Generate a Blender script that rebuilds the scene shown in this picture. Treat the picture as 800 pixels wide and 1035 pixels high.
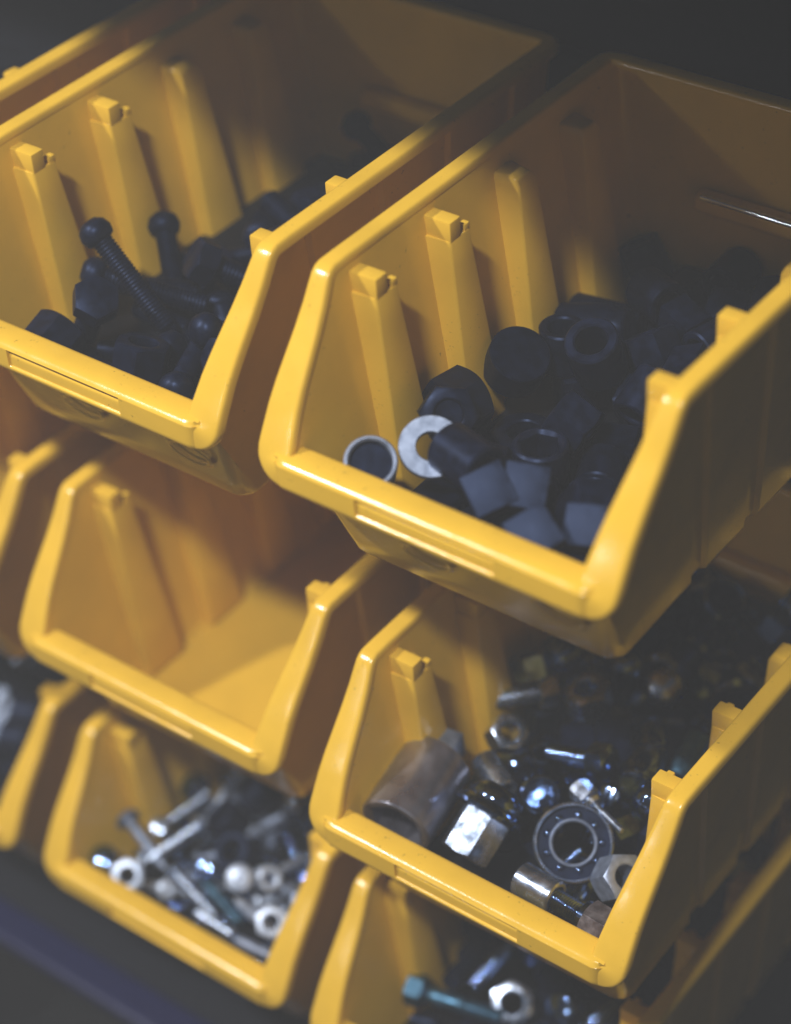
import bpy, bmesh, math, random
from mathutils import Vector, Matrix, Quaternion, Euler

sc = bpy.context.scene
for o in list(bpy.data.objects):
    bpy.data.objects.remove(o)
R = math.radians

# ------------------------------------------------------------------ camera
cam_d = bpy.data.cameras.new('camera')
cam = bpy.data.objects.new('camera', cam_d)
sc.collection.objects.link(cam)
sc.camera = cam
CAM = Vector((0.41631, -0.42974, 0.50125))
cam.location = CAM
yaw, pitch, roll = R(39.5276), R(51.4038), R(-4.1083)
cam.rotation_euler = (Matrix.Rotation(yaw, 3, 'Z') @ Matrix.Rotation(pitch, 3, 'X') @ Matrix.Rotation(roll, 3, 'Z')).to_euler()
cam_d.sensor_fit = 'HORIZONTAL'
cam_d.sensor_width = 24.0
cam_d.lens = 2216.0 / 800 * 24.0
cam_d.clip_start = 0.01
cam_d.clip_end = 50
cam_d.dof.use_dof = True
cam_d.dof.focus_distance = 0.79
cam_d.dof.aperture_fstop = 3.6

# ------------------------------------------------------------------ world, lamps, exposure
wd = bpy.data.worlds.new('World'); sc.world = wd; wd.use_nodes = True
bg = wd.node_tree.nodes['Background']
bg.inputs[0].default_value = (0.60, 0.75, 1.0, 1); bg.inputs[1].default_value = 0.002

def area(name, direction, dist, sx, sy, power, col, target=(0.0, 0.03, 0.08)):
    l = bpy.data.lights.new(name, 'AREA'); l.shape = 'RECTANGLE'; l.size = sx; l.size_y = sy
    l.energy = power; l.color = col
    o = bpy.data.objects.new(name, l); sc.collection.objects.link(o)
    d = Vector(direction).normalized(); o.location = Vector(target) + d * dist
    o.rotation_euler = d.to_track_quat('Z', 'Y').to_euler()
    return o
area('key_lamp', (-0.56, -0.52, 0.77), 1.7, 0.08, 0.08, 24, (0.98, 0.98, 1.0))
area('ceiling_lamp', (0.16, -0.54, 0.81), 1.7, 0.17, 0.08, 26, (0.97, 0.98, 1.0))
area('room_lamp', (-0.45, -1.0, 0.30), 2.0, 0.13, 0.04, 1.8, (0.95, 0.97, 1.0))

sc.render.engine = 'CYCLES'
sc.cycles.use_denoising = True
sc.cycles.max_bounces = 9
sc.cycles.diffuse_bounces = 2
sc.cycles.volume_bounces = 0
sc.view_settings.view_transform = 'Standard'
sc.view_settings.look = 'None'
sc.view_settings.gamma = 1.0
sc.view_settings.exposure = 0.0
sc.view_settings.use_curve_mapping = False

# ------------------------------------------------------------------ helpers
def mesh(name, bm, mat=None, smooth=35):
    bmesh.ops.remove_doubles(bm, verts=bm.verts, dist=1e-7)
    bmesh.ops.recalc_face_normals(bm, faces=bm.faces)
    me = bpy.data.meshes.new(name); bm.to_mesh(me); bm.free()
    if mat: me.materials.append(mat)
    for p in me.polygons: p.use_smooth = True
    me.set_sharp_from_angle(angle=R(smooth))
    return me
def link(name, data, parent=None):
    o = bpy.data.objects.new(name, data); sc.collection.objects.link(o); o.parent = parent
    return o
def tag(o, label, cat, group=None):
    o['label'] = label; o['category'] = cat
    if group: o['group'] = group
    return o
def grid(bm, rows, closed_u=False, closed_v=False):
    """rows: list of lists of points -> quads"""
    vs = [[bm.verts.new(p) for p in r] for r in rows]
    n, m = len(vs), len(vs[0])
    for i in range(n if closed_v else n - 1):
        for j in range(m if closed_u else m - 1):
            a, b = vs[i], vs[(i + 1) % n]
            try: bm.faces.new((a[j], a[(j + 1) % m], b[(j + 1) % m], b[j]))
            except ValueError: pass
    return vs
def box(bm, x0, x1, y0, y1, z0, z1):
    v = [bm.verts.new((x, y, z)) for z in (z0, z1) for y in (y0, y1) for x in (x0, x1)]
    for f in ((0,2,3,1),(4,5,7,6),(0,1,5,4),(2,6,7,3),(0,4,6,2),(1,3,7,5)): bm.faces.new([v[i] for i in f])
def bevel_all(bm, w, seg=2, ang=30):
    bmesh.ops.remove_doubles(bm, verts=bm.verts, dist=1e-7)
    bmesh.ops.recalc_face_normals(bm, faces=bm.faces)
    es = [e for e in bm.edges if len(e.link_faces) == 2 and e.calc_face_angle(0) > R(ang)]
    bmesh.ops.bevel(bm, geom=es, offset=w, segments=seg, affect='EDGES', profile=0.6)
def lathe(bm, prof, n=32, closed=True):
    """prof: list of (r, z); ring sweep round Z"""
    rows = []
    for r, z in prof:
        rows.append([(r * math.cos(2*math.pi*k/n), r * math.sin(2*math.pi*k/n), z) for k in range(n)])
    vs = grid(bm, rows, closed_u=True, closed_v=False)
    if closed:
        for r, (rr, zz) in zip((vs[0], vs[-1]), (prof[0], prof[-1])):
            if rr > 1e-6: bm.faces.new(r)
    return vs

# ------------------------------------------------------------------ materials
def nodes(name):
    m = bpy.data.materials.new(name); m.use_nodes = True
    nt = m.node_tree; b = nt.nodes['Principled BSDF']
    return m, nt, b
def mat_plastic(name, col):
    m, nt, b = nodes(name); N = nt.nodes; L = nt.links
    tc = N.new('ShaderNodeTexCoord')
    oi = N.new('ShaderNodeObjectInfo')
    n1 = N.new('ShaderNodeTexNoise'); n1.inputs['Scale'].default_value = 38; n1.inputs['Detail'].default_value = 5
    L.new(tc.outputs['Object'], n1.inputs['Vector'])
    r1 = N.new('ShaderNodeMapRange'); r1.inputs[1].default_value = .3; r1.inputs[2].default_value = .7
    r1.inputs[3].default_value = .90; r1.inputs[4].default_value = 1.04
    L.new(n1.outputs['Fac'], r1.inputs[0])
    mul = N.new('ShaderNodeMix'); mul.data_type = 'RGBA'; mul.blend_type = 'MULTIPLY'; mul.inputs[0].default_value = 1
    mul.inputs[6].default_value = (*col, 1); L.new(r1.outputs[0], mul.inputs[7])
    # fine grime specks
    n2 = N.new('ShaderNodeTexNoise'); n2.inputs['Scale'].default_value = 620; n2.inputs['Detail'].default_value = 3
    n3 = N.new('ShaderNodeTexNoise'); n3.inputs['Scale'].default_value = 45; n3.inputs['Detail'].default_value = 2
    L.new(tc.outputs['Object'], n2.inputs['Vector']); L.new(tc.outputs['Object'], n3.inputs['Vector'])
    r2 = N.new('ShaderNodeMapRange'); r2.inputs[1].default_value = .66; r2.inputs[2].default_value = .74
    L.new(n2.outputs['Fac'], r2.inputs[0])
    r3 = N.new('ShaderNodeMapRange'); r3.inputs[1].default_value = .48; r3.inputs[2].default_value = .62; r3.inputs[4].default_value = .7
    L.new(n3.outputs['Fac'], r3.inputs[0])
    mm = N.new('ShaderNodeMath'); mm.operation = 'MULTIPLY'; L.new(r2.outputs[0], mm.inputs[0]); L.new(r3.outputs[0], mm.inputs[1])
    mx = N.new('ShaderNodeMix'); mx.data_type = 'RGBA'; L.new(mm.outputs[0], mx.inputs[0])
    L.new(mul.outputs[2], mx.inputs[6]); mx.inputs[7].default_value = (.12, .08, .02, 1)
    L.new(mx.outputs[2], b.inputs['Base Color'])
    # roughness wear
    n4 = N.new('ShaderNodeTexNoise'); n4.inputs['Scale'].default_value = 90; n4.inputs['Detail'].default_value = 6
    L.new(tc.outputs['Object'], n4.inputs['Vector'])
    r4 = N.new('ShaderNodeMapRange'); r4.inputs[1].default_value = .3; r4.inputs[2].default_value = .7
    r4.inputs[3].default_value = .12; r4.inputs[4].default_value = .25
    L.new(n4.outputs['Fac'], r4.inputs[0]); L.new(r4.outputs[0], b.inputs['Roughness'])
    n5 = N.new('ShaderNodeTexNoise'); n5.inputs['Scale'].default_value = 1500; n5.inputs['Detail'].default_value = 2
    L.new(tc.outputs['Object'], n5.inputs['Vector'])
    bp = N.new('ShaderNodeBump'); bp.inputs['Strength'].default_value = .10; bp.inputs['Distance'].default_value = .0004
    L.new(n5.outputs['Fac'], bp.inputs['Height']); L.new(bp.outputs[0], b.inputs['Normal'])
    b.inputs['Specular IOR Level'].default_value = .5
    return m
def mat_metal(name, c1, c2, rough=(.25, .5), metallic=.9, scale=250, bump=.15):
    m, nt, b = nodes(name); N = nt.nodes; L = nt.links
    tc = N.new('ShaderNodeTexCoord')
    n = N.new('ShaderNodeTexNoise'); n.inputs['Scale'].default_value = scale; n.inputs['Detail'].default_value = 6
    L.new(tc.outputs['Object'], n.inputs['Vector'])
    cr = N.new('ShaderNodeValToRGB')
    cr.color_ramp.elements[0].position = .35; cr.color_ramp.elements[0].color = (*c1, 1)
    cr.color_ramp.elements[1].position = .65; cr.color_ramp.elements[1].color = (*c2, 1)
    L.new(n.outputs['Fac'], cr.inputs[0]); L.new(cr.outputs[0], b.inputs['Base Color'])
    r = N.new('ShaderNodeMapRange'); r.inputs[1].default_value = .3; r.inputs[2].default_value = .7
    r.inputs[3].default_value = rough[0]; r.inputs[4].default_value = rough[1]
    L.new(n.outputs['Fac'], r.inputs[0]); L.new(r.outputs[0], b.inputs['Roughness'])
    b.inputs['Metallic'].default_value = metallic
    if name.startswith(('black', 'grey')): b.inputs['Specular IOR Level'].default_value = .25; b.inputs['Specular Tint'].default_value = (.45, .6, 1.0, 1)
    bp = N.new('ShaderNodeBump'); bp.inputs['Strength'].default_value = bump; bp.inputs['Distance'].default_value = .0003
    L.new(n.outputs['Fac'], bp.inputs['Height']); L.new(bp.outputs[0], b.inputs['Normal'])
    return m
YEL = mat_plastic('yellow_plastic', (.85, .505, .045))
BLK = mat_metal('black_oxide_steel', (.002, .003, .010), (.005, .008, .024), (.30, .5), .2)
CHR = mat_metal('dark_chrome', (.09, .14, .28), (.22, .33, .58), (.03, .12), 1.0)
STL = mat_metal('bright_steel', (.34, .42, .56), (.58, .66, .82), (.16, .32), .95)
ZNC = mat_metal('dull_zinc', (.26, .31, .42), (.38, .44, .57), (.36, .55), .75)
TEAL = mat_metal('blue_zinc', (.045, .12, .19), (.09, .20, .30), (.25, .5), .9)
RST = mat_metal('rusty_brown_steel', (.33, .31, .35), (.47, .47, .55), (.24, .40), .9, 90, .05)
COP = mat_metal('brown_tinted_steel', (.17, .145, .15), (.34, .31, .33), (.3, .5), .8, 300)
BLU = mat_metal('blue_enamel', (.002, .004, .040), (.003, .006, .055), (.3, .45), .0)
GRY = mat_metal('grey_steel', (.008, .012, .028), (.018, .027, .058), (.4, .6), .2)
ZNW = mat_metal('white_zinc', (.50, .58, .74), (.70, .78, .92), (.32, .5), .5)
PAN = mat_metal('black_panel_paint', (.005, .005, .006), (.009, .009, .011), (.45, .6), 0)

# ------------------------------------------------------------------ setting
def struct(name, bm, mat):
    o = link(name, mesh(name, bm, mat)); o['kind'] = 'structure'; return o
bm = bmesh.new(); box(bm, -.9, .8, .2365, .25, -.62, .60); struct('back_wall', bm, PAN)
bm = bmesh.new(); box(bm, -.9, .27, -.052, .2360, .340, .358); bevel_all(bm, .002); struct('unseen_shade_shelf', bm, PAN)  # unseen shelf added above the view to cast the rear shadow
bm = bmesh.new(); box(bm, -.360, -.346, .025, .2360, -.60, .3395); bevel_all(bm, .001); struct('added_shade_panel', bm, PAN)  # black panel added at left to keep light out of the end bin
bm = bmesh.new(); box(bm, -.344, .8, .040, .2360, -.392, -.372); bevel_all(bm, .003, 3); struct('lower_shelf', bm, PAN)
bm = bmesh.new(); box(bm, -.344, .8, .018, .0395, -.380, -.372); bevel_all(bm, .0038, 4)
o = link('shelf_edging', mesh('shelf_edging', bm, BLU)); tag(o, 'dark blue rounded edging along the shelf below the lowest bins', 'edging')

# ------------------------------------------------------------------ yellow bins
W, H, D, ZL, YT = .145, .110, .2218, .0445, .041
def xin(z): return .0072 + (H - z) * .135
def xout(z): return .0042 + (H - z) * .107
CURVE = [(.0034, .0572), (.0048, .0600), (.0071, .0640), (.0108, .0703), (.0155, .0768), (.0210, .0835),
         (.0275, .0912), (.0330, .0985), (.0372, .1050), (.0388, .1073), (.0408, .1090), (.0432, .1098)]   # side opening edge (y, z)
def body_mesh():
    """ruled shell: floor loop up to the rim / opening edge, inner and outer skins, grooves outside"""
    bm = bmesh.new()
    ys = []
    gro = (.052, .0945, .137, .180)
    side = [(y + .0012, z - .0008) for y, z in CURVE]
    for g in gro: side += [(g, H - .001), (g + .0015, H - .001), (g + .011, H - .001), (g + .0125, H - .001)]
    side += [(.2105, H - .001)]
    def skin(inner):
        fx = xin if inner else xout
        zb = .0028 if inner else 0.0
        rb = .005 if inner else .007
        xb = fx(zb); yfb = (.0315 if inner else .029); ybb = .2145 if inner else .2180
        ybt = .2185 if inner else .2212
        zt = .0535; xt = fx(zt); yft = .0125 if inner else .0100
        cols = []   # (bottom, top) pairs going from front centre round the left to the back centre
        for k in range(5):
            x = W/2 + (xb + rb - W/2) * k/4; x2 = W/2 + (xt + .004 - W/2) * k/4
            cols.append(((x, yfb, zb), (x2, yft, zt)))
        for k in range(1, 4):
            a = k * math.pi / 8 * (4/4)
            cols.append(((xb + rb - rb*math.sin(a), yfb + rb - rb*math.cos(a), zb), (xt + .004 - .004*math.sin(a), yft + .004 - .004*math.cos(a)-.003*k/3, zt+.0003*k)))
        n = len(side)
        y0b, y1b = yfb + rb, ybb - rb
        for i, (yt, z) in enumerate(side):
            f = (yt - side[0][0]) / (side[-1][0] - side[0][0])
            yb = y0b + (y1b - y0b) * f
            dx = 0
            if not inner and z >= H - .0011:
                for g in gro:
                    if g < yt < g + .0124: dx = .0019
            cols.append(((xb + dx, yb, zb), (fx(z) + dx * .95, yt, z)))
        for k in range(1, 4):
            a = k * math.pi / 8
            cols.append(((xb + rb - rb*math.cos(a), ybb - rb + rb*math.sin(a), zb), (fx(H-.001) + .006 - .006*math.cos(a), ybt - .006 + .006*math.sin(a), H - .001)))
        for k in range(5):
            x = xb + rb + (W/2 - xb - rb) * k/4; x2 = fx(H) + .006 + (W/2 - fx(H) - .006) * k/4
            cols.append(((x, ybb, zb), (x2, ybt, H - .001)))
        m = [((W - a[0], a[1], a[2]), (W - b[0], b[1], b[2])) for a, b in reversed(cols[1:-1])]
        return cols + m
    tops = []
    for inner in (True, False):
        cols = skin(inner)
        zb = cols[0][0][2]
        rows = []
        cx, cy = W/2, .12
        fil = .004 if inner else .003
        # floor fillet
        def ins(p, q, e):      # bottom point pulled towards the middle
            v = Vector((cx - p[0], cy - p[1], 0)); v.normalize(); return Vector(p) + v * e
        rows.append([ins(p, q, fil) for p, q in cols])
        for t, e in ((.010, fil*.55), (.022, fil*.22), (.045, fil*.04)):
            rows.append([Vector(p).lerp(Vector(q), t) + (Vector(ins(p, q, e)) - Vector(p)) for p, q in cols])
        for t in (.2, .4, .6, .8, .93, 1.0): rows.append([Vector(p).lerp(Vector(q), t) for p, q in cols])
        vs = grid(bm, rows, closed_u=True)
        bm.faces.new(vs[0])
        tops.append(vs[-1])
    n = len(tops[0])
    for j in range(n):
        bm.faces.new((tops[0][j], tops[0][(j+1) % n], tops[1][(j+1) % n], tops[1][j]))
    return mesh('bin_body', bm, YEL, 28)

def rim_mesh():
    """flange strip round the opening and along the rim; outer edge path with inward width and facing normal"""
    half = []     # (outer point, inward dir, width, normal)
    zlow = .0445
    # bottom half from the middle leftwards
    for x in (W/2, .05, .03, .016, .0115):
        half.append((Vector((x, .0006, zlow)), Vector((0, 0, 1)), .0085, Vector((0, -1, 0))))
    cxr = Vector((.0115, .0006, zlow + .0115))
    for k in range(1, 8):
        a = k * math.pi / 16
        dirv = Vector((math.sin(a), 0, math.cos(a)))
        p = cxr - dirv * .0115; p.y = .0006 + .0024 * (k / 8) ** 2
        nrm = Vector((0, -1, .16 * (k/8))).normalized()
        half.append((p, dirv, .0111 + (0, 0, 0, 0, 0, .0007, .0019, .0034)[k], nrm))
    pts = [Vector((0, y, z)) for y, z in CURVE]
    ysr = [.05, .08, .11, .14, .17, .20]
    pts += [Vector((0, y, H)) for y in ysr]
    for i, p in enumerate(pts):
        a = pts[max(i-1, 0)]; b = pts[min(i+1, len(pts)-1)]
        if i == 0: a = Vector((0, .0026, .0535))
        t = (b - a).normalized()
        nrm = Vector((0, -t.z, t.y))
        half.append((p, Vector((1, 0, 0)), xin(p.z) + .0006, nrm))
    # back corner and back rim
    for k in range(0, 5):
        a = k * math.pi / 8
        d = Vector((math.cos(a), -math.sin(a), 0))
        p = Vector((.009, D - .009, H)) - d * .009
        half.append((p, d, .0075, Vector((0, 0, 1))))
    half.append((Vector((.04, D, H)), Vector((0, -1, 0)), .0075, Vector((0, 0, 1))))
    half.append((Vector((W/2, D, H)), Vector((0, -1, 0)), .0075, Vector((0, 0, 1))))
    mir = lambda v: Vector((-v.x, v.y, v.z))
    full = half + [(Vector((W - p.x, p.y, p.z)), mir(d), w, mir(n)) for p, d, w, n in reversed(half[1:-1])]
    bm = bmesh.new(); rows = []
    for p, d, w, n in full:
        sec = [(.0000, -.0040), (.0000, -.0016), (.0004, -.0006), (.0010, -.0001), (.0016, .0), (.0024, .00004), (w*.5, .0001), (w - .0024, .00004), (w - .0016, 0.0), (w - .0010, -.0001), (w - .0004, -.0005), (w, -.0014), (w, -.0030), (w*.6, -.0034), (.0016, -.0040)]
        rows.append([p + d * a + n * b for a, b in sec])
    grid(bm, rows, closed_u=True, closed_v=True)
    return mesh('bin_rim', bm, YEL, 60)

def lip_mesh():
    bm = bmesh.new()
    s0, s1 = .0445, .1030
    half = [.0085, .0105, .0125, .0145, .017, .021, .030, s0 - .0030, s0 - .0008, s0, s0 + .0003, s0 + .0006, s0 + .0020, .058]
    xs = half + [W/2] + [W - x if x > .05 else W - x for x in reversed(half)]
    rows = []
    for x in xs:
        xx = min(x, W - x)
        y0 = -.0004 + .0024 * max(0, (.0128 - xx) / .0043) ** 2
        e = .0016 * max(0, (.0128 - xx) / .0043) ** 2
        ins = s0 + .0001 < xx
        dep = .0028 if ins else 0
        top = .0570
        prof = [(.0118, .0470), (.0118, top - .0012), (.0112, top - .0003), (.0100, top), (.0060, top + .0002), (.0034, top + .0001), (.0020, top - .0003 - e*.2), (y0 + .0010, top - .0010 - e*.4), (y0 + .0003, top - .0019 - e*.6),
                (y0, top - .0022), (y0 + dep, top - .0024), (y0 + dep, .0486), (y0 + dep*.85, .0480), (y0 + dep*.1, .0474), (y0, .0470), (y0 + .0001, .0462), (y0 + .0006, .0450), (.0020, .0440), (.0070, .0442)]
        rows.append([(x, y, z) for y, z in prof])
    vs = grid(bm, rows, closed_u=True)
    bm.faces.new(vs[0]); bm.faces.new(vs[-1])
    return mesh('front_lip', bm, YEL, 50)

def rib_mesh(stepped):
    """rib on the left inner wall at y=0 .. , top at local z; widens downwards"""
    bm = bmesh.new()
    prot = .0085
    zt = .1035 if stepped else .1005
    zb = .004
    def xface(z): return xin(H - .01) + prot * (.9 + .35 * (z - zb) / (zt - zb)) * 1.0 - .0 + (H - .01 - z) * .105
    def sect(z, y0, y1, xf):
        xw = xin(z) - .0012
        return [(xw, y0 - .0010, z), (xf - .0006, y0, z), (xf, y0 + .0008, z), (xf, y1 - .001, z), (xw, y1 + .0014, z)]
    def yb(z): return .0115 + .012 * (zt - z) / (zt - zb)
    zz = [zb, .03, .06, .085, .0965] if stepped else [zb, .03, .06, .085, zt - .004]
    rows = [sect(z, 0, yb(z), xface(z)) for z in zz]
    if not stepped:
        z = zt - .001; rows.append(sect(z, .0003, yb(z) - .0015, xface(z) - .0012))
        z = zt; rows.append(sect(z, .0010, yb(z) - .003, xface(z) - .0035))
    vs = grid(bm, rows)
    bm.faces.new(vs[-1]); bm.faces.new(vs[0])
    for i in range(len(rows)-1): bm.faces.new((vs[i][0], vs[i][-1], vs[i+1][-1], vs[i+1][0]))
    bevel_all(bm, .0006, 2, 40)
    if stepped:
        # raised stop block at the front and a small catch behind it
        b2 = bmesh.new(); xf = xface(.0965)
        box(b2, xin(.1) - .001, xf, .0002, .0066, .0955, zt + .0005)
        bevel_all(b2, .0007, 2)
        me = bpy.data.meshes.new('t'); b2.to_mesh(me); bm.from_mesh(me); b2.free()
        b2 = bmesh.new()
        box(b2, xf - .0032, xf - .0002, .0088, .0122, .0955, .0990); bevel_all(b2, .0007, 2)
        me2 = bpy.data.meshes.new('t'); b2.to_mesh(me2); bm.from_mesh(me2); b2.free()
    return mesh('rib', bm, YEL, 40)

def mirror_mesh(me, name):
    m = me.copy(); m.name = name
    for v in m.vertices: v.co.x = -v.co.x
    m.flip_normals(); return m

def arc_mark_mesh():
    """small raised moulded ring on the lower front panel"""
    bm = bmesh.new(); rows = []
    ro, n = .0075, 24
    for k in range(n):
        a = 2*math.pi*k/n; c, s = math.cos(a), math.sin(a)
        rows.append([(ro*c*1.5, 0, ro*s), ((ro-.0004)*c*1.5, -.0003, (ro-.0004)*s), ((ro-.0014)*c*1.5, -.0003, (ro-.0014)*s), ((ro-.0020)*c*1.5, 0, (ro-.0020)*s)])
    grid(bm, rows, closed_v=True)
    return mesh('moulded_mark', bm, YEL, 60)

BODY, RIM, LIP = body_mesh(), rim_mesh(), lip_mesh()
RIBS, RIBP = rib_mesh(True), rib_mesh(False)
RIBSR, RIBPR = mirror_mesh(RIBS, 'rib_r'), mirror_mesh(RIBP, 'rib_r')
bm = bmesh.new(); box(bm, .048, W - .012, .2080, .2160, .0585, .0668); bevel_all(bm, .0030, 4); LEDGE = mesh('back_ledge', bm, YEL)
bm = bmesh.new(); box(bm, .03, W - .03, .2205, .2262, .088, .1045); bevel_all(bm, .001); HOOK = mesh('hanger_hook', bm, YEL)
MARK = arc_mark_mesh()

def make_bin(name, off, label):
    r = link(name, None); r.location = off; r.empty_display_size = .02
    tag(r, label, 'storage bin', 'yellow plastic storage bins in rows')
    link('body', BODY, r); link('rim', RIM, r); link('front_lip', LIP, r)
    link('back_ledge', LEDGE, r); link('hanger_hook', HOOK, r)
    for k in range(4):
        y = .0495 + .0425 * k
        a = link('rib', RIBS if k < 2 else RIBP, r); a.location = (0, y, 0)
        b = link('rib', RIBSR if k < 2 else RIBPR, r); b.location = (W, y, 0)
    for x in (.058, .112):
        mk = link('moulded_mark', MARK, r); mk.location = (x, .0196, .022); mk.rotation_euler = (R(23.1), 0, 0)
    return r
OFF = {'B': (0, 0, 0), 'A': (-.1633, .0014, -.0014), 'D': (-.1624, .0098, -.1695), 'E': (.0059, -.0018, -.1718),
       'G': (-.1640, -.0034, -.3021), 'H': (-.0033, -.0063, -.3021), 'F': (-.3280, -.0023, -.3021),
       'C': (-.3262, .0060, -.1700), 'Z': (-.3270, .0014, -.0014)}
LAB = {'B': 'sharp yellow bin in front at centre holding black nuts and washers',
       'A': 'yellow bin at upper left half full of black bolts',
       'D': 'empty yellow bin below the upper left bin',
       'E': 'yellow bin with sockets, a bearing and shiny nuts below the sharp centre bin',
       'G': 'blurred yellow bin at lower left holding silver screws',
       'H': 'yellow bin cut by the bottom edge holding hex bolts',
       'F': 'yellow bin of silver screws cut by the left edge in the lowest row',
       'C': 'yellow bin cut by the left edge beside the empty bin',
       'Z': 'yellow bin at top left whose right rim alone shows'}
ROOT = {k: make_bin('storage_bin', OFF[k], LAB[k]) for k in OFF}
# black block added in place of deep shade in the top left bin
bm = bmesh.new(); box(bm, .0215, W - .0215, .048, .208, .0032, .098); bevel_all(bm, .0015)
o = link('shade_block', mesh('shade_block', bm, PAN)); o.location = OFF['Z']; tag(o, 'black block added for the shade inside the bin at top left', 'box')
# thin polished rod added on the centre bin's back ledge to give a glint
bm = bmesh.new()
rows = []
for x in (.052, .0525, .09, W - .0115, W - .011):
    e = .5 if x in (.052, W - .011) else 1
    rows.append([(x, .2074 + .0011*e*math.cos(a), .0668 + .0011*e*math.sin(a)) for a in [2*math.pi*k/14 for k in range(14)]])
vs = grid(bm, rows, closed_u=True); bm.faces.new(vs[0]); bm.faces.new(vs[-1])
o = link('glint_strip', mesh('glint_strip', bm, mat_metal('glint_metal', (.8, .83, .9), (.85, .88, .95), (.08, .12), 1.0)), ROOT['B']); o['label'] = 'thin bright metal strip added for the glint along the back wall'
# dark foam liners under the loose hardware
FLOOR = {'A': .026, 'B': .014, 'E': .014, 'G': .028, 'H': .026, 'F': .030}
for k, zf in FLOOR.items():
    bm = bmesh.new()
    P = lambda z, e: [(xin(z) + e, .0325 - (z * .34) + e, z), (W - xin(z) - e, .0325 - (z * .34) + e, z), (W - xin(z) - e, .2135 - e, z), (xin(z) + e, .2135 - e, z)]
    vs = grid(bm, [P(.0035, .004), P(zf - .001, .0008), P(zf, .0016)], closed_u=True); bm.faces.new(vs[0]); bm.faces.new(vs[-1])
    link('foam_liner', mesh('foam_liner', bm, PAN), ROOT[k])
# rails the bins hang on
for z in (0, -.17, -.3021):
    bm = bmesh.new(); box(bm, -.8, .6, .2275, .2362, z + .083, z + .098); bevel_all(bm, .0008)
    o = link('hanging_rail', mesh('hanging_rail', bm, PAN))
    tag(o, 'black steel rail behind the %s row of bins' % {0: 'upper', -.17: 'middle', -.3021: 'lowest'}[z], 'rail', 'hanging rails')


# ------------------------------------------------------------------ hardware lying in the bins
def hexr(th, af):
    t = (th + math.pi/6) % (math.pi/3) - math.pi/6
    return af / 2 / math.cos(t)
def hexring(bm, af, z0, z1, hole=0.0, n=48, cham=True):
    """chamfered hexagonal prism, optional bore"""
    th = [2*math.pi*k/n for k in range(n)]
    P = lambda f, zf: [(f(t)*math.cos(t), f(t)*math.sin(t), zf(t)) for t in th]
    rc = af/2 * .97
    drop = lambda t: (hexr(t, af) - rc) * .62 if cham else 0
    rows = []
    if hole: rows += [P(lambda t: hole/2, lambda t: z0 + .0006)]
    if hole: rows += [P(lambda t: hole/2 + .0006, lambda t: z0)]
    rows += [P(lambda t: rc, lambda t: z0), P(lambda t: hexr(t, af), lambda t: z0 + drop(t)), P(lambda t: hexr(t, af), lambda t: z1 - drop(t)), P(lambda t: rc, lambda t: z1)]
    if hole: rows += [P(lambda t: hole/2 + .0006, lambda t: z1), P(lambda t: hole/2, lambda t: z1 - .0006)]
    vs = grid(bm, rows, closed_u=True, closed_v=bool(hole))
    if not hole: bm.faces.new(vs[0]); bm.faces.new(vs[-1])
def tube_prof(ro, ri, z0, z1, c=.0005):
    return [(ri, z0 + c), (ri + c, z0), (ro - c, z0), (ro, z0 + c), (ro, z1 - c), (ro - c, z1), (ri + c, z1), (ri, z1 - c), (ri, z0 + c)]
def rod_prof(r, z0, z1, c=.0005):
    return [(1e-5, z0), (r - c, z0), (r, z0 + c), (r, z1 - c), (r - c, z1), (1e-5, z1)]
def thread_prof(r, z0, z1, pitch):
    p = [(1e-5, z0), (r * .75, z0)]; z = z0 + .0006
    while z + pitch < z1:
        p += [(r * .86, z), (r, z + pitch*.4), (r, z + pitch*.55)]; z += pitch
    return p + [(r * .86, z), (r * .86, z1), (1e-5, z1)]
def mk(f):
    b = bmesh.new(); f(b); return b
MC = {}
def cached(key, f, mat, smooth=35):
    k = (key, mat.name)
    if k not in MC: MC[k] = mesh(key, mk(f), mat, smooth)
    return MC[k]
def hex_nut(af, h, mat): return [('hex_nut', cached('hex_nut_%.4f_%.4f' % (af, h), lambda b: hexring(b, af, -h/2, h/2, af*.56), mat))]
def square_nut(a, h, mat):
    def f(b): box(b, -a/2, a/2, -a/2, a/2, -h/2, h/2); bevel_all(b, a*.05, 2)
    return [('square_block', cached('square_block_%.4f_%.4f' % (a, h), f, mat))]
def washer(od, idd, t, mat): return [('washer', cached('washer_%.4f' % od, lambda b: lathe(b, tube_prof(od/2, idd/2, -t/2, t/2, .00025), 48, False), mat))]
def sleeve(od, idd, l, mat): return [('sleeve', cached('sleeve_%.4f_%.4f' % (od, l), lambda b: lathe(b, tube_prof(od/2, idd/2, -l/2, l/2, .0007), 40, False), mat))]
def rod_pin(d, l, mat): return [('pin', cached('pin_%.4f_%.4f' % (d, l), lambda b: lathe(b, rod_prof(d/2, -l/2, l/2), 32, False), mat))]
def cap(d, l, mat): return [('cap', cached('cap_%.4f_%.4f' % (d, l), lambda b: lathe(b, [(1e-5, l/2), (d*.28, l*.48), (d*.42, l*.36), (d/2, l*.1), (d/2, -l*.4), (d*.48, -l/2), (d*.36, -l/2), (d*.36, -l*.1), (1e-5, -l*.1)], 36, False), mat))]
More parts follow.
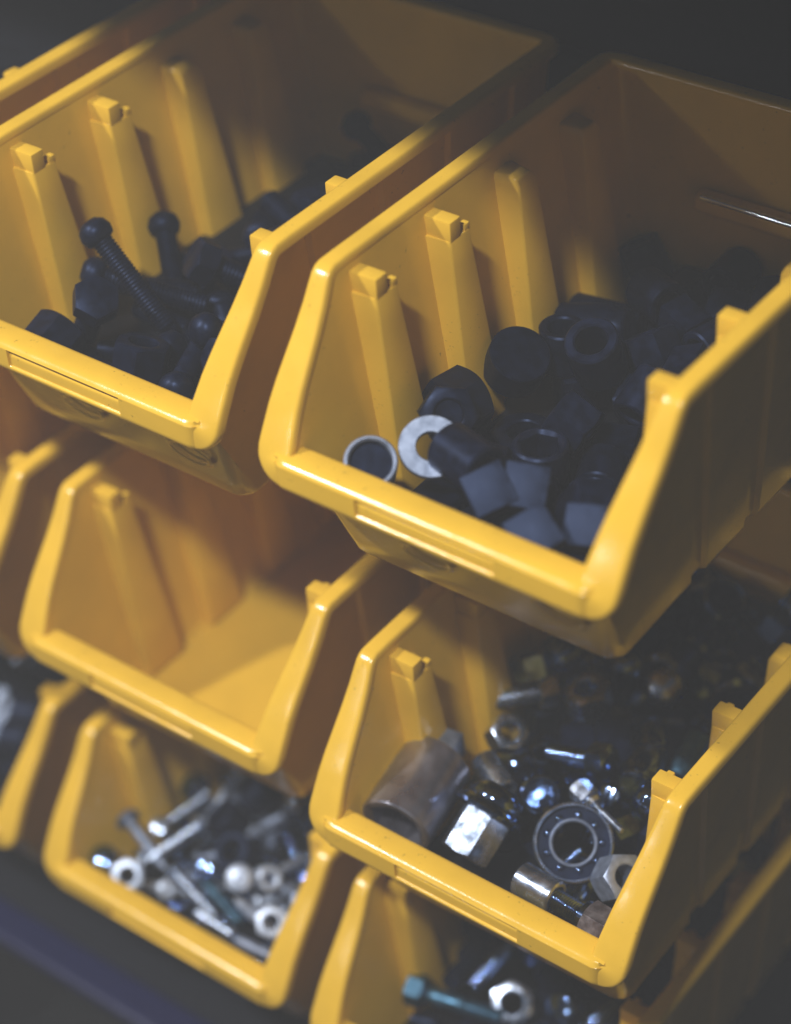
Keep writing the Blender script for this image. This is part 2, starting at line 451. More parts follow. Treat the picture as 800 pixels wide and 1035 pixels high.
def bolt(af, hh, d, l, mat, thr=.6):
    def head(b): hexring(b, af, l/2, l/2 + hh)
    def shank(b):
        z1 = l/2 + hh*.3
        if thr >= .99: lathe(b, thread_prof(d/2, -l/2, z1, d*.17), 20, False)
        else:
            lathe(b, thread_prof(d/2, -l/2, -l/2 + l*thr, d*.17), 20, False)
            lathe(b, rod_prof(d/2, -l/2 + l*thr - .0004, z1), 20, False)
    k = '%.4f_%.4f_%.4f' % (af, d, l)
    return [('bolt_head', cached('bolt_head_' + k, head, mat)), ('shank', cached('shank_' + k, shank, mat, 50))]
def knob_bolt(hd, d, l, mat):
    def head(b): lathe(b, [(1e-5, l/2 + hd*.62), (hd*.25, l/2 + hd*.60), (hd*.43, l/2 + hd*.45), (hd*.5, l/2 + hd*.22), (hd*.44, l/2), (d*.5, l/2 - .001), (1e-5, l/2 - .001)], 28, False)
    def shank(b): lathe(b, thread_prof(d/2, -l/2, l/2, d*.17), 18, False)
    k = '%.4f_%.4f_%.4f' % (hd, d, l)
    return [('bolt_head', cached('knob_head_' + k, head, mat, 50)), ('shank', cached('kshank_' + k, shank, mat, 50))]
def pan_screw(hd, d, l, mat):
    def head(b):
        lathe(b, [(1e-5, l/2 + hd*.06), (hd*.10, l/2 + hd*.09), (hd*.16, l/2 + hd*.155), (hd*.36, l/2 + hd*.14), (hd*.47, l/2 + hd*.07), (hd*.5, l/2), (hd*.46, l/2 - .0006), (1e-5, l/2 - .0006)], 28, False)
    def shank(b): lathe(b, [(1e-5, -l/2 - d*.9)] + thread_prof(d/2, -l/2, l/2, d*.26)[1:], 18, False)
    k = '%.4f_%.4f_%.4f' % (hd, d, l)
    return [('screw_head', cached('screw_head_' + k, head, mat, 50)), ('shank', cached('sshank_' + k, shank, mat, 50))]
def socket(od, l, mat, drive=0, dmat=None, neck=.8):
    """impact socket: hexagonal mouth at -z, square drive end at +z"""
    def f(b):
        n = 48; th = [2*math.pi*k/n for k in range(n)]
        C = lambda r, z: [(r*math.cos(t), r*math.sin(t), z) for t in th]
        hx = lambda z, s=1: [(hexr(t, od*.66)*s*math.cos(t), hexr(t, od*.66)*s*math.sin(t), z) for t in th]
        rows = [C(1e-5, -l*.05), hx(-l*.05), hx(-l/2 + .0012), C(od*.41, -l/2), C(od/2 - .0008, -l/2), C(od/2, -l/2 + .0008), C(od/2, l*.22), C(od/2*neck + (od/2 - od/2*neck)*.3, l*.30), C(od/2*neck, l*.34), C(od/2*neck, l/2 - .0008), C(od/2*neck - .0008, l/2), C(1e-5, l/2)]
        grid(b, rows, closed_u=True)
    p = [('socket_body', cached('socket_%.4f_%.4f' % (od, l), f, mat))]
    if drive:
        def g(b): box(b, -drive/2, drive/2, -drive/2, drive/2, l/2 - .002, l/2 + drive*.95); bevel_all(b, .0006, 2)
        p.append(('square_drive', cached('square_drive_%.4f' % drive, g, dmat or mat)))
    return p
def lug_nut(af, l, mat):
    def hexp(b): hexring(b, af, -l/2, l*.22)
    def fl(b): lathe(b, [(1e-5, l*.2), (af*.62, l*.2), (af*.76, l*.22), (af*.79, l*.27), (af*.76, l*.31), (af*.66, l*.37), (af*.60, l*.40), (af*.62, l*.44), (af*.55, l*.56), (af*.36, l*.68), (1e-5, l*.70)], 40, False)
    return [('hex_body', cached('lug_hex_%.4f' % af, hexp, mat)), ('flange', cached('lug_flange_%.4f' % af, fl, CHR, 50))]
def bearing(od, w, mat):
    ri = od*.26
    p = [('outer_ring', cached('outer_ring', lambda b: lathe(b, tube_prof(od/2, od*.455, -w/2, w/2, .0007), 56, False), mat)),
         ('inner_ring', cached('inner_ring', lambda b: lathe(b, tube_prof(od*.30, ri, -w*.42, w*.40, .0006), 48, False), ZNC)),
         ('bearing_cage', cached('bearing_cage', lambda b: lathe(b, tube_prof(od*.456, od*.298, -w*.25, w*.16, .0003), 48, False), BLK))]
    def ball(b):
        bmesh.ops.create_icosphere(b, subdivisions=2, radius=od*.052)
    bl = cached('bearing_ball', ball, CHR)
    for k in range(9): p.append(('ball', bl, Vector((od*.345*math.cos(k*2*math.pi/9), od*.345*math.sin(k*2*math.pi/9), w*.17))))
    return p
def bit(mat):
    def head(b): hexring(b, .0085, .0060, .0145)
    def col(b): lathe(b, [(1e-5, .003), (.0030, .003), (.0042, .0042), (.0042, .0052), (.0034, .0056), (.0034, .0062), (1e-5, .0062)], 28, False)
    def shaft(b): lathe(b, rod_prof(.0013, -.0135, .0032, .0003), 18, False)
    return [('bit_head', cached('bit_head', head, mat)), ('collar', cached('bit_collar', col, mat)), ('shaft', cached('bit_shaft', shaft, STL))]
def stud_nut(mat):
    def st(b): lathe(b, thread_prof(.0042, -.016, .004, .0011), 22, False)
    def nt_(b): hexring(b, .0150, .002, .0135)
    def fl(b): lathe(b, rod_prof(.0066, -.0005, .0024, .0004), 32, False)
    return [('nut_head', cached('nut_head', nt_, mat)), ('flange', cached('stud_flange', fl, CHR)), ('threaded_shank', cached('stud', st, CHR, 50))]

ITEMS = []     # (bin, kind name, parts, label, category, group, hero pose or None)
def item(b, name, parts, label, cat, group=None, pose=None): ITEMS.append((b, name, parts, label, cat, group, pose))
rnd = random.Random(7)
PLACE = {'A': 'upper left bin', 'B': 'sharp centre bin', 'E': 'bearing bin', 'G': 'lower left bin', 'H': 'bottom edge bin', 'F': 'left edge bin'}
def fill(b, n, kinds):
    for i in range(n):
        w = rnd.random() * sum(k[0] for k in kinds)
        for k in kinds:
            w -= k[0]
            if w <= 0: break
        parts = k[1](); nm = k[2]
        item(b, nm, parts, '%s in the pile in the %s' % (k[3], PLACE[b]), k[4], '%s in the %s' % (k[3], PLACE[b]))
ch = rnd.choice
fill('A', 52, [(6, lambda: knob_bolt(.0135, .0085, ch((.034, .042)), BLK), 'knob_bolt', 'black round headed bolt', 'bolt'),
               (3, lambda: bolt(.016, .009, .010, .036, BLK, 1), 'hex_bolt', 'black hex headed bolt', 'bolt'),
               (2, lambda: hex_nut(.019, .013, BLK), 'hex_nut', 'black hex nut', 'nut')])
fill('B', 74, [(5, lambda: hex_nut(ch((.019, .022)), .015, BLK), 'hex_nut', 'black hex nut', 'nut'),
               (3, lambda: sleeve(.0175, .011, .018, BLK), 'sleeve', 'black round sleeve', 'sleeve'),
               (3, lambda: square_nut(.015, .012, BLK), 'square_nut', 'black square nut', 'nut'),
               (1, lambda: socket(.020, .028, BLK), 'socket', 'black impact socket', 'socket')])
fill('E', 150, [(4, lambda: hex_nut(ch((.014, .017)), .010, CHR), 'hex_nut', 'dark shiny hex nut', 'nut'),
                (3, lambda: sleeve(.0125, .008, .015, CHR), 'sleeve', 'dark shiny sleeve', 'sleeve'),
                (3, lambda: socket(.016, .024, CHR), 'socket', 'dark chrome socket', 'socket'),
                (2, lambda: bolt(.013, .008, .008, .022, CHR, 1), 'hex_bolt', 'short dark hex bolt', 'bolt'),
                (2, lambda: cap(.016, .012, CHR), 'acorn_nut', 'dark chrome domed nut', 'nut'),
                (2, lambda: hex_nut(.020, .014, BLK), 'hex_nut', 'black hex nut', 'nut')])
fill('G', 145, [(5, lambda: pan_screw(.010, .0048, ch((.020, .028)), ch((ZNC, STL, ZNW))), 'screw', 'pale zinc screw', 'screw'),
               (2, lambda: pan_screw(.013, .0055, .022, CHR), 'screw', 'dark steel screw', 'screw'),
               (2, lambda: hex_nut(.013, .008, CHR), 'hex_nut', 'dark steel hex nut', 'nut'),
               (2, lambda: sleeve(.018, .011, .014, BLK), 'sleeve', 'black sleeve', 'sleeve')])
fill('H', 64, [(5, lambda: bolt(.014, .008, .0085, ch((.032, .04)), CHR, .5), 'hex_bolt', 'dark steel hex bolt', 'bolt'),
               (3, lambda: bolt(.014, .008, .0085, .03, BLK, 1), 'hex_bolt', 'black threaded hex bolt', 'bolt'),
               (3, lambda: hex_nut(.019, .012, BLK), 'hex_nut', 'black hex nut', 'nut')])
fill('F', 90, [(5, lambda: pan_screw(.010, .0048, ch((.020, .028)), ch((ZNC, STL, ZNW))), 'screw', 'pale zinc screw', 'screw'),
               (3, lambda: sleeve(.018, .011, .014, BLK), 'sleeve', 'black sleeve', 'sleeve')])
# heroes: pose = (x, y, z above floor start, axis direction of local +z, spin)
#HEROES
item('E', 'impact_socket', socket(.0300, .036, RST, .0125, ZNC, .97), 'large brown worn socket with square drive against the left wall', 'socket', None, (0.0267, 0.0375, 0.050, -0.14, 0.98, 0.13, 0))
item('E', 'lug_nut', lug_nut(.0185, .026, STL), 'bright silver lug nut with flange behind the bin lip', 'nut', None, (0.0568, 0.0381, 0.048, 0.07, 0.84, 0.54, 36))
item('E', 'ball_bearing', bearing(.0310, .011, STL), 'round ball bearing facing up among the dark hardware', 'bearing', None, (0.0895, 0.0538, 0.045, 0.38, -0.56, 0.74, 0))
item('E', 'screwdriver_bit', bit(STL), 'small bit with thin bright shaft above the bearing', 'bit', None, (0.0944, 0.0652, 0.056, -0.94, 0.34, 0.00, 0))
item('E', 'sleeve', sleeve(.0135, .0085, .017, STL), 'smooth grey sleeve below the bearing near the lip', 'sleeve', None, (0.0922, 0.0257, 0.047, 1.00, -0.05, 0.00, 0))
item('E', 'stud_with_nut', stud_nut(COP), 'threaded stud with brownish nut in the front right corner', 'nut', None, (0.1136, 0.0244, 0.046, 1.00, -0.09, 0.00, 28))
item('E', 'hex_nut', hex_nut(.0165, .013, ZNC), 'grey nut beside the right wall next to the bearing', 'nut', None, (0.1136, 0.0483, 0.045, 0.66, -0.18, 0.73, 0))
item('E', 'pin', rod_pin(.0105, .020, TEAL), 'blue grey steel pin standing near the right wall', 'pin', None, (0.1039, 0.1153, 0.048, -0.07, 0.93, 0.37, 0))
item('E', 'sleeve', sleeve(.0115, .007, .020, STL), 'shiny steel sleeve behind the silver lug nut', 'sleeve', None, (0.0447, 0.0652, 0.046, 0.87, -0.49, 0.00, 0))
item('E', 'hex_nut', hex_nut(.014, .011, STL), 'bright hex nut at the left in front of the rear pile', 'nut', None, (0.0355, 0.0865, 0.047, 0.57, -0.22, 0.79, 0))
item('E', 'acorn_nut', cap(.017, .014, STL), 'polished domed nut in the rear of the socket pile', 'nut', None, (0.0742, 0.1450, 0.047, 0.37, -0.63, 0.69, 0))
item('E', 'cup', sleeve(.019, .015, .018, CHR), 'dark open cup far back in the socket pile', 'cup', None, (0.0732, 0.1907, 0.058, 0.48, -0.26, 0.84, 0))
item('E', 'hex_nut', hex_nut(.017, .012, STL), 'shiny nut showing one edge left of the polished domed nut', 'nut', None, (0.0514, 0.1228, 0.047, -0.10, -0.11, 0.99, 0))
item('E', 'hex_bolt', bolt(.013, .008, .008, .022, STL, 1), 'short bright bolt lying by the left rib', 'bolt', None, (0.0252, 0.1054, 0.047, 0.66, 0.75, 0.00, 0))
item('B', 'sleeve', sleeve(.0185, .0150, .020, ZNC) + [('dark_core', rod_pin(.0151, .013, BLK)[0][1])], 'open sleeve with pale rim touching the front lip', 'sleeve', None, (0.0335, 0.0222, 0.048, 0.43, -0.42, 0.80, 0))  # black core added so the open bore looks dark
item('B', 'washer', washer(.0225, .0105, .0024, ZNC), 'pale grey flat washer lying on the black nuts', 'washer', None, (0.0479, 0.0382, 0.053, 0.39, -0.41, 0.82, 0))
item('B', 'hex_nut', hex_nut(.0185, .012, BLK) + [('dark_core', rod_pin(.0106, .009, BLK)[0][1])], 'black hex nut with worn edges behind the washer', 'nut', None, (0.0389, 0.0602, 0.050, 0.56, -0.61, 0.56, 20))  # black core added to darken the hole of the nut
item('B', 'sleeve', sleeve(.0185, .011, .020, BLK), 'blue black sleeve lying right of the washer', 'sleeve', None, (0.0626, 0.0383, 0.054, 0.97, -0.25, -0.00, 0))
item('B', 'square_nut', square_nut(.0150, .013, GRY), 'dark grey square nut, left one of the pair in mid pile', 'nut', None, (0.0778, 0.0300, 0.052, 0.38, -0.55, 0.74, 25))
item('B', 'square_nut', square_nut(.0150, .013, GRY), 'dark grey square nut, right one of the pair in mid pile', 'nut', None, (0.0871, 0.0379, 0.052, 0.37, -0.56, 0.74, -10))
item('B', 'square_nut', square_nut(.0150, .013, GRY), 'dark grey square nut close behind the lip', 'nut', None, (0.1032, 0.0194, 0.052, 0.30, -0.57, 0.77, 35))
item('B', 'square_nut', square_nut(.0140, .013, GRY), 'dark grey square nut in the front right corner', 'nut', None, (0.1165, 0.0316, 0.052, 0.02, -0.64, 0.77, 15))
item('B', 'plug', rod_pin(.0230, .014, BLK), 'black round plug by the last lit rib', 'plug', None, (0.0329, 0.1105, 0.040, 0.45, -0.22, 0.86, 0))
item('B', 'sleeve', sleeve(.020, .012, .020, BLK), 'black round sleeve deep in the shade at the middle', 'sleeve', None, (0.0596, 0.1231, 0.046, 0.04, -0.42, 0.91, 0))
item('A', 'knob_bolt', knob_bolt(.0135, .0085, .042, BLK), 'black round headed bolt sticking up beside the left wall', 'bolt', None, (0.0563, 0.0573, 0.056, -0.72, 0.02, 0.69, 0))
item('G', 'screw', pan_screw(.0125, .0055, .030, ZNC), 'pale screw leaning steeply near the left wall', 'screw', None, (0.0311, 0.0386, 0.053, -0.94, 0.29, 0.18, 0))
item('G', 'screw', pan_screw(.0125, .0055, .026, STL), 'bright screw crossing the leaning screw', 'screw', None, (0.0429, 0.0480, 0.052, 0.19, 0.98, -0.00, 0))
item('G', 'hex_nut', hex_nut(.0140, .010, ZNW), 'bright hex nut at the left by the lip', 'nut', None, (0.0371, 0.0203, 0.050, 0.42, -0.51, 0.75, 0))
item('G', 'screw', pan_screw(.0130, .0055, .020, ZNW), 'bright screw head above the blue green rod', 'screw', None, (0.0809, 0.0478, 0.050, 0.49, -0.46, 0.74, 0))
item('G', 'sleeve', sleeve(.0115, .006, .010, ZNW), 'bright short sleeve near the right wall', 'sleeve', None, (0.0915, 0.0549, 0.050, 0.70, -0.25, 0.67, 0))
item('G', 'hex_nut', hex_nut(.0130, .009, ZNW), 'bright hex nut in the front right corner', 'nut', None, (0.1095, 0.0359, 0.050, 0.47, -0.46, 0.75, 0))
item('G', 'pin', rod_pin(.0055, .022, STL), 'bright steel rod lying parallel to the lip', 'pin', None, (0.0894, 0.0210, 0.050, 1.00, -0.05, 0.00, 0))
item('G', 'pin', rod_pin(.0060, .030, TEAL), 'blue green rod beside the bright rod', 'pin', None, (0.0841, 0.0326, 0.050, 0.95, -0.32, 0.00, 0))
item('G', 'screw', pan_screw(.0110, .0050, .026, ZNC), 'pale screw lying along the lip in the right corner', 'screw', None, (0.1132, 0.0227, 0.046, 1.00, 0.07, 0.00, 0))
item('H', 'hex_bolt', bolt(.0130, .008, .0078, .036, TEAL, .45), 'blue green hex bolt with bright head', 'bolt', None, (0.0458, 0.0514, 0.047, -0.98, -0.21, 0.00, 0))
item('H', 'hex_bolt', bolt(.014, .008, .0085, .030, CHR, 1), 'dark threaded bolt pointing back', 'bolt', None, (0.0436, 0.0753, 0.047, 0.01, 1.00, 0.00, 0))
item('H', 'hex_nut', hex_nut(.0175, .010, STL), 'steel hex nut with bright edges right of the bolts', 'nut', None, (0.0623, 0.0645, 0.047, 0.37, -0.50, 0.78, 0))
#PLACE
# resting place of each item in its bin: x, y, z, quaternion (None: slid out of the pile)
REST = [
 None, (.063,.0454,.0354,.174,.557,.177,.793), (.0838,.0348,.0317,.539,.552,.401,.494), (.0986,.0439,.0317,.693,.256,.632,.233),
 None, (.0561,.0706,.0317,.057,-.664,.157,-.729), (.085,.076,.0317,.598,-.035,-.681,-.42), (.0781,.0555,.0317,.664,.247,.641,.295),
 (.0478,.0766,.0408,.487,.659,-.116,-.561), (.0572,.1022,.0359,.554,-.26,.657,-.439), (.077,.1006,.04,.461,.451,.117,-.756), (.1056,.1166,.0409,.343,-.425,-.049,-.836),
 None, (.0492,.1197,.0317,.32,.576,.366,-.657), (.0668,.1322,.0317,.341,.465,-.499,.647), (.1112,.1493,.0317,.045,-.272,-.625,.73),
 None, None, (.0788,.1722,.0328,.706,.659,-.147,.211), (.1166,.1722,.0402,.363,-.024,.401,-.84),
 (.0567,.1992,.0317,.519,.485,.479,.516), (.1088,.2075,.0353,.331,-.585,-.412,.615), (.1158,.1998,.0496,.086,-.595,-.679,.421), (.1076,.179,.0465,.004,.174,.16,.972),
 (.0451,.0402,.043,.586,.306,.088,.746), (.0732,.027,.0354,.604,-.447,-.59,.295), (.0984,.0389,.0447,.056,-.264,.589,-.762), (.1126,.0645,.0386,.675,.419,.304,-.526),
 None, (.0544,.0691,.0456,.669,-.036,-.578,.466), (.0988,.0698,.0409,.773,.42,.215,-.424), (.1102,.0872,.0405,.291,-.707,.029,.644),
 (.0427,.091,.0389,.135,.292,-.359,-.876), None, (.0745,.1102,.0489,.118,.432,-.684,-.576), (.1066,.1035,.046,.159,-.211,-.169,.95),
 None, (.069,.138,.0437,.028,.824,-.065,.561), (.0949,.134,.0493,.37,.419,.543,-.627), (.1046,.1611,.0409,.681,-.411,.219,-.565),
 None, (.0684,.1731,.041,.693,.66,.141,-.254), (.0485,.1657,.0328,.225,.143,.661,-.702), (.0922,.1689,.0317,.706,.592,.339,-.191),
 None, (.0574,.2091,.0368,.814,.169,.515,.209), (.0737,.1956,.046,.735,.136,-.544,-.382), None,
 (.0459,.0224,.0469,.518,-.362,-.444,-.635), (.0818,.0312,.0466,.064,.247,-.951,.172), None, (.1207,.0279,.0406,.026,.766,.082,.637),
 None, None, (.0919,.071,.0234,.954,-0,-0,-.299), (.1066,.0488,.041,.684,-.32,-.606,-.249),
 (.03,.0812,.0219,0,-1,-.004,0), (.0508,.0892,.0219,0,-.504,.864,0), (.0974,.0442,.0219,0,.54,-.842,0), (.113,.0806,.0254,.495,.505,-.495,.505),
 None, (.0619,.1034,.0219,.674,.674,-.215,-.215), (.0794,.1056,.0219,.584,-.399,-.584,-.399), (.106,.0959,.0254,.511,-.489,-.51,-.489),
 (.0413,.1508,.0346,.476,-.581,.254,-.61), (.0573,.1526,.0231,.733,-.193,-.166,.631), (.0754,.1298,.0256,.223,-.451,-.851,-.15), (.0993,.1177,.0219,0,.27,-.963,0),
 (.0468,.1331,.0219,0,.502,-.865,-0), (.0737,.1871,.0239,.678,.487,-.513,-.201), (.0847,.1651,.0219,.998,-0,0,.055), (.1054,.1625,.0254,.494,.174,-.685,-.506),
 (.0297,.2056,.0309,.2,-.599,.756,-.172), (.0506,.2017,.0239,.498,.502,.498,-.502), (.0695,.2078,.0219,.505,.495,.505,-.495), (.0955,.1807,.0231,.576,.606,.364,.41),
 None, (.0689,.0447,.0358,0,.929,.371,0), (.0698,.0389,.0219,0,.571,.821,0), None,
 (.0307,.0767,.0408,.253,-.111,.698,.661), (.0496,.0397,.0239,.622,-.37,.603,-.337), (.0699,.0716,.0284,0,-.93,-.366,-0), None,
 None, (.0695,.0925,.0378,.838,.096,-.526,-.105), (.0843,.0879,.0231,.064,-.228,.669,-.704), (.1121,.1184,.0391,.256,.389,.688,.556),
 (.0404,.1298,.0388,0,-.199,.98,0), (.0691,.1475,.0366,.077,-.77,.551,-.313), (.0829,.1199,.0376,.215,-.087,.516,.824), (.1062,.1377,.0254,.5,-.5,-.5,-.5),
 (.0348,.1677,.0244,.517,-.547,.448,-.483), (.0611,.1738,.0231,.592,.707,.02,.386), (.0872,.1606,.0385,.238,-.035,.706,.666), None,
 None, (.0693,.2038,.0385,.147,.128,.695,-.692), (.0866,.2047,.0231,.203,-.684,.18,-.677), (.1059,.203,.0219,0,.54,-.842,-0),
 None, None, None, None,
 None, (.0517,.0634,.0254,.322,.593,.385,.63), None, None,
 None, None, None, None,
 None, (.0535,.1746,.0403,.673,-.395,-.62,.077), (.0811,.1486,.0219,.695,-.695,.133,-.133), None,
 None, (.0885,.1405,.0387,.103,-.565,-.071,-.816), (.0708,.1655,.0388,.649,.737,-.027,-.186), None,
 None, (.0808,.1803,.0389,.608,.15,-.07,.777), (.0974,.1927,.0409,.025,-.127,.862,-.49), (.1174,.2064,.0391,.625,.577,-.352,.392),
 None, (.0821,.0548,.0331,.616,.051,.585,.524), None, None,
 None, None, (.0503,.0827,.0214,0,-.158,-.987,0), (.0482,.0628,.0244,.566,.424,.566,-.424),
 (.0737,.0827,.0219,.55,-0,0,.835), (.0927,.0887,.0214,.237,-.538,.459,-.666), None, (.0327,.0748,.0206,.425,-.706,-.044,.565),
 (.0668,.1168,.0224,.339,-.707,.007,.621), (.1196,.123,.0305,.739,-.124,-.647,.141), (.0603,.1406,.0268,.352,.892,.24,-.151), (.0478,.1564,.0398,0,.908,-.418,0),
 (.1038,.1142,.0224,.173,-.133,-.694,-.686), (.1042,.1305,.0214,.381,.596,.381,-.596), (.0473,.1579,.0244,.582,-.402,-.582,-.402), (.0677,.1816,.0222,.118,.321,-.766,.545),
 (.0885,.183,.0204,.343,-0,0,.939), (.0785,.1291,.0224,.637,.583,.4,.307), (.0331,.2056,.0242,.469,-.86,-.156,-.126), (.0651,.2029,.0194,0,.991,-.136,0),
 (.0871,.2059,.0224,.297,-.656,-.264,.642), (.1218,.2089,.0344,.151,.813,-.559,-.061), None, None,
 None, None, (.0665,.0671,.0246,.435,-.084,-.887,.131), (.0796,.0601,.0195,.552,.454,-.484,.505),
 (.0926,.0672,.0206,.706,-.043,.706,.034), (.0945,.0487,.0224,.326,.256,.659,-.628), (.0273,.1167,.0573,.307,-.272,.047,.911), (.0414,.1077,.0204,.011,-.029,.999,.025),
 (.0984,.1023,.0199,.746,.176,.623,.154), None, (.0328,.1415,.0206,.702,-.702,.084,.084), (.0475,.1241,.0213,.169,-.869,.463,-.039),
 (.09,.156,.0217,.254,-.159,-.949,.099), (.0967,.1247,.0335,.803,.187,-.272,-.496), (.0277,.162,.0219,.514,-.552,-.441,-.486), (.0308,.1306,.0545,.122,.409,.434,-.793),
 (.069,.1567,.0206,.541,-.057,.705,.455), (.1066,.1641,.0224,.254,-.408,.577,.66), (.0324,.1765,.0227,.496,-.502,.458,-.541), (.0786,.2094,.0388,.142,.135,-.683,.704),
 (.0899,.1928,.0362,.059,.557,-.302,-.772), (.1062,.2082,.0258,.7,-.072,.083,-.706), None, None,
 None, None, None, (.0607,.0719,.0408,.029,-.636,.638,.433),
 (.0736,.0827,.0383,.026,-.706,-.026,-.707), (.1042,.0813,.0224,.481,.265,-.655,.518), None, (.0344,.0932,.0224,.596,.685,.175,-.38),
 (.0593,.101,.0214,.327,.627,-.327,.627), (.0815,.0993,.0277,.345,-.304,-.814,.354), (.0307,.1452,.0367,.666,-.239,.305,.637), None,
 (.0907,.1395,.0217,.646,-.546,-.348,.405), (.1022,.1418,.0348,.467,.335,-.65,-.498), (.0516,.1758,.0292,.263,.446,.185,.835), (.0763,.1485,.0269,.461,-.738,-.476,.128),
 (.084,.1697,.0214,.193,-.173,.686,.68), (.1082,.1829,.0229,.113,.251,.661,-.698), (.0348,.1916,.0214,.683,-.683,-.182,-.184), (.0635,.1986,.0328,.153,.015,-.707,-.69),
 (.1038,.1746,.0385,.442,.72,.165,.509), (.1065,.1949,.0224,.611,.501,-.499,.355), None, None,
 None, None, None, (.067,.0865,.052,.698,.286,.508,.415),
 (.0872,.08,.0343,.428,.862,-.227,.148), (.1094,.0622,.0224,.199,-.124,-.696,-.679), None, (.0607,.1009,.0388,.21,.675,.21,-.675),
 (.0777,.1344,.0364,.694,.52,-.458,-.196), None, (.0503,.1677,.0515,.034,-.013,-.983,.183), (.0456,.1401,.0206,.345,-.346,-.617,-.617),
 None, (.1092,.1445,.0506,.57,.02,-.026,-.821), (.0344,.1671,.0361,.34,.618,.637,-.312), (.0703,.1678,.0297,.718,-.157,-.351,-.58),
 (.0838,.1772,.0362,.716,-.021,.022,.697), (.1104,.1426,.0206,.297,-.479,-.52,-.642), (.034,.2022,.0386,.852,-.286,.265,-.349), (.0497,.2051,.0237,.554,.258,.174,-.772),
 (.0948,.2033,.0473,.917,-.27,.126,-.266), (.1138,.193,.0368,.709,-.181,-.652,.197), None, None,
 (.0985,.0737,.0429,.727,-.619,.289,-.061), None, None, (.0521,.0893,.0363,.932,-0,-0,-.363),
 (.0939,.0951,.0506,.498,.211,.54,-.645), (.1168,.0781,.0378,.668,-.741,-.002,.067), None, None,
 (.0718,.1104,.0409,.702,-.496,.495,-.13), None, (.0268,.1239,.0219,.999,0,-0,-.051), (.042,.1401,.0343,.031,.927,.365,.079),
 None, (.0933,.1611,.0324,.578,-.247,.116,-.769), None, (.0651,.1586,.0394,.393,-.915,-.084,.036),
 None, (.12,.1674,.0275,.068,-.052,-.856,-.51), (.032,.1861,.039,.579,.418,.532,.455), (.0568,.203,.0562,.099,-.064,.95,.289),
 (.0497,.1888,.0446,.003,.873,.074,-.483), (.1247,.2036,.0534,.714,.208,-.624,-.238), None, None,
 None, (.1088,.0803,.0544,.033,-.156,.604,-.781), None, None,
 None, (.1234,.0816,.0531,.748,.637,.128,-.133), None, None,
 (.0855,.1176,.0416,.537,.074,.581,-.607), (.1194,.1277,.0467,.149,.53,-.517,-.656), (.0408,.1396,.0485,.668,-.571,-.477,-.01), (.0557,.1445,.0481,.791,.486,.371,.023),
 (.0992,.1594,.0436,.266,.828,-.091,.484), (.1115,.1548,.0368,.56,-.62,-.255,.486), (.0257,.1697,.0507,.796,.393,.398,-.231), (.0691,.1805,.0392,.252,-.302,.662,.639),
 (.0815,.1621,.0408,.058,-.866,-.112,-.484), (.1194,.1617,.0433,.839,-.45,.3,.064), (.0286,.2014,.0534,.391,.471,-.197,.765), (.0598,.2084,.0462,.1,.761,-.118,-.63),
 (.106,.2069,.0566,.727,-.277,-.467,.421), (.1115,.1836,.0527,.571,-.104,.774,-.254), None, None,
 None, None, None, None,
 (.0625,.0338,.0348,.399,.616,.34,-.588), (.0786,.0334,.0328,.007,-.415,-.488,.768), (.1,.0381,.0432,.099,-.93,-.224,-.273), (.1113,.0297,.0324,.292,-0,0,.956),
 (.0411,.0708,.032,.749,-.64,.149,.081), (.0511,.0745,.032,.416,-.27,.599,.629), (.0814,.0852,.0328,.689,-.556,-.32,.337), (.1106,.0652,.0374,.707,.25,.661,.017),
 (.0294,.1144,.0328,.732,.581,.272,.229), (.0705,.0994,.032,.576,-.669,-.072,-.464), (.088,.1046,.0324,0,-.246,-.969,0), (.1139,.117,.0324,.34,0,0,-.94),
 (.0438,.1414,.0324,0,1,-.03,-0), (.0612,.1473,.0328,.297,-.033,-.64,.708), (.0823,.1455,.0374,.45,-.697,-.122,.545), (.1083,.1309,.0374,.673,.688,-.165,.218),
 (.0306,.1751,.032,.383,-.325,-.57,-.65), (.0651,.1642,.032,.457,.342,.562,.599), (.0906,.1836,.0374,.166,-.399,-.584,.687), (.1102,.1561,.0374,.327,.657,-.26,.627),
 (.0377,.1945,.0374,.65,-.493,-.507,.279), (.0595,.1932,.032,.733,.504,-.446,-.104), (.0878,.1982,.032,.584,-.122,-.645,.478), (.1132,.2055,.0374,.59,.39,-.59,-.39),
 (.0697,.0602,.0487,.043,-.079,.946,.311), (.041,.0555,.0359,.287,.193,-.889,-.302), None, None,
 (.0292,.0877,.032,.186,.462,.489,-.717), (.0565,.0691,.0351,.543,-.486,-.301,-.614), (.1073,.051,.032,.122,-.633,.179,.744), (.0995,.0672,.0354,.823,.494,-.107,-.259),
 (.0451,.1128,.032,.044,-.037,.657,.752), (.0541,.0949,.032,.635,.571,-.325,-.407), (.0869,.1251,.0328,.049,-.25,.591,-.766), (.1076,.1078,.032,.678,.37,.561,-.298),
 (.0264,.1609,.032,.651,.655,.047,.381), (.0698,.1464,.032,.707,-.497,.453,.221), (.0807,.116,.0368,.186,-.647,.521,.524), (.0926,.1302,.047,.409,.303,-.054,.859),
 (.0422,.1787,.0349,.556,-.436,.556,.436), (.0629,.174,.0328,.707,-.1,-.634,.297), (.0767,.1304,.043,.297,.459,-.664,-.51), (.1042,.166,.0349,.294,-.643,.294,.643),
 (.0272,.1988,.0478,.667,-.05,.215,-.712), (.0534,.2005,.0354,.598,-.248,.441,-.621), (.0727,.2056,.0415,.611,-.322,.658,-.301), (.1143,.1823,.0349,.418,-.647,.285,-.57),
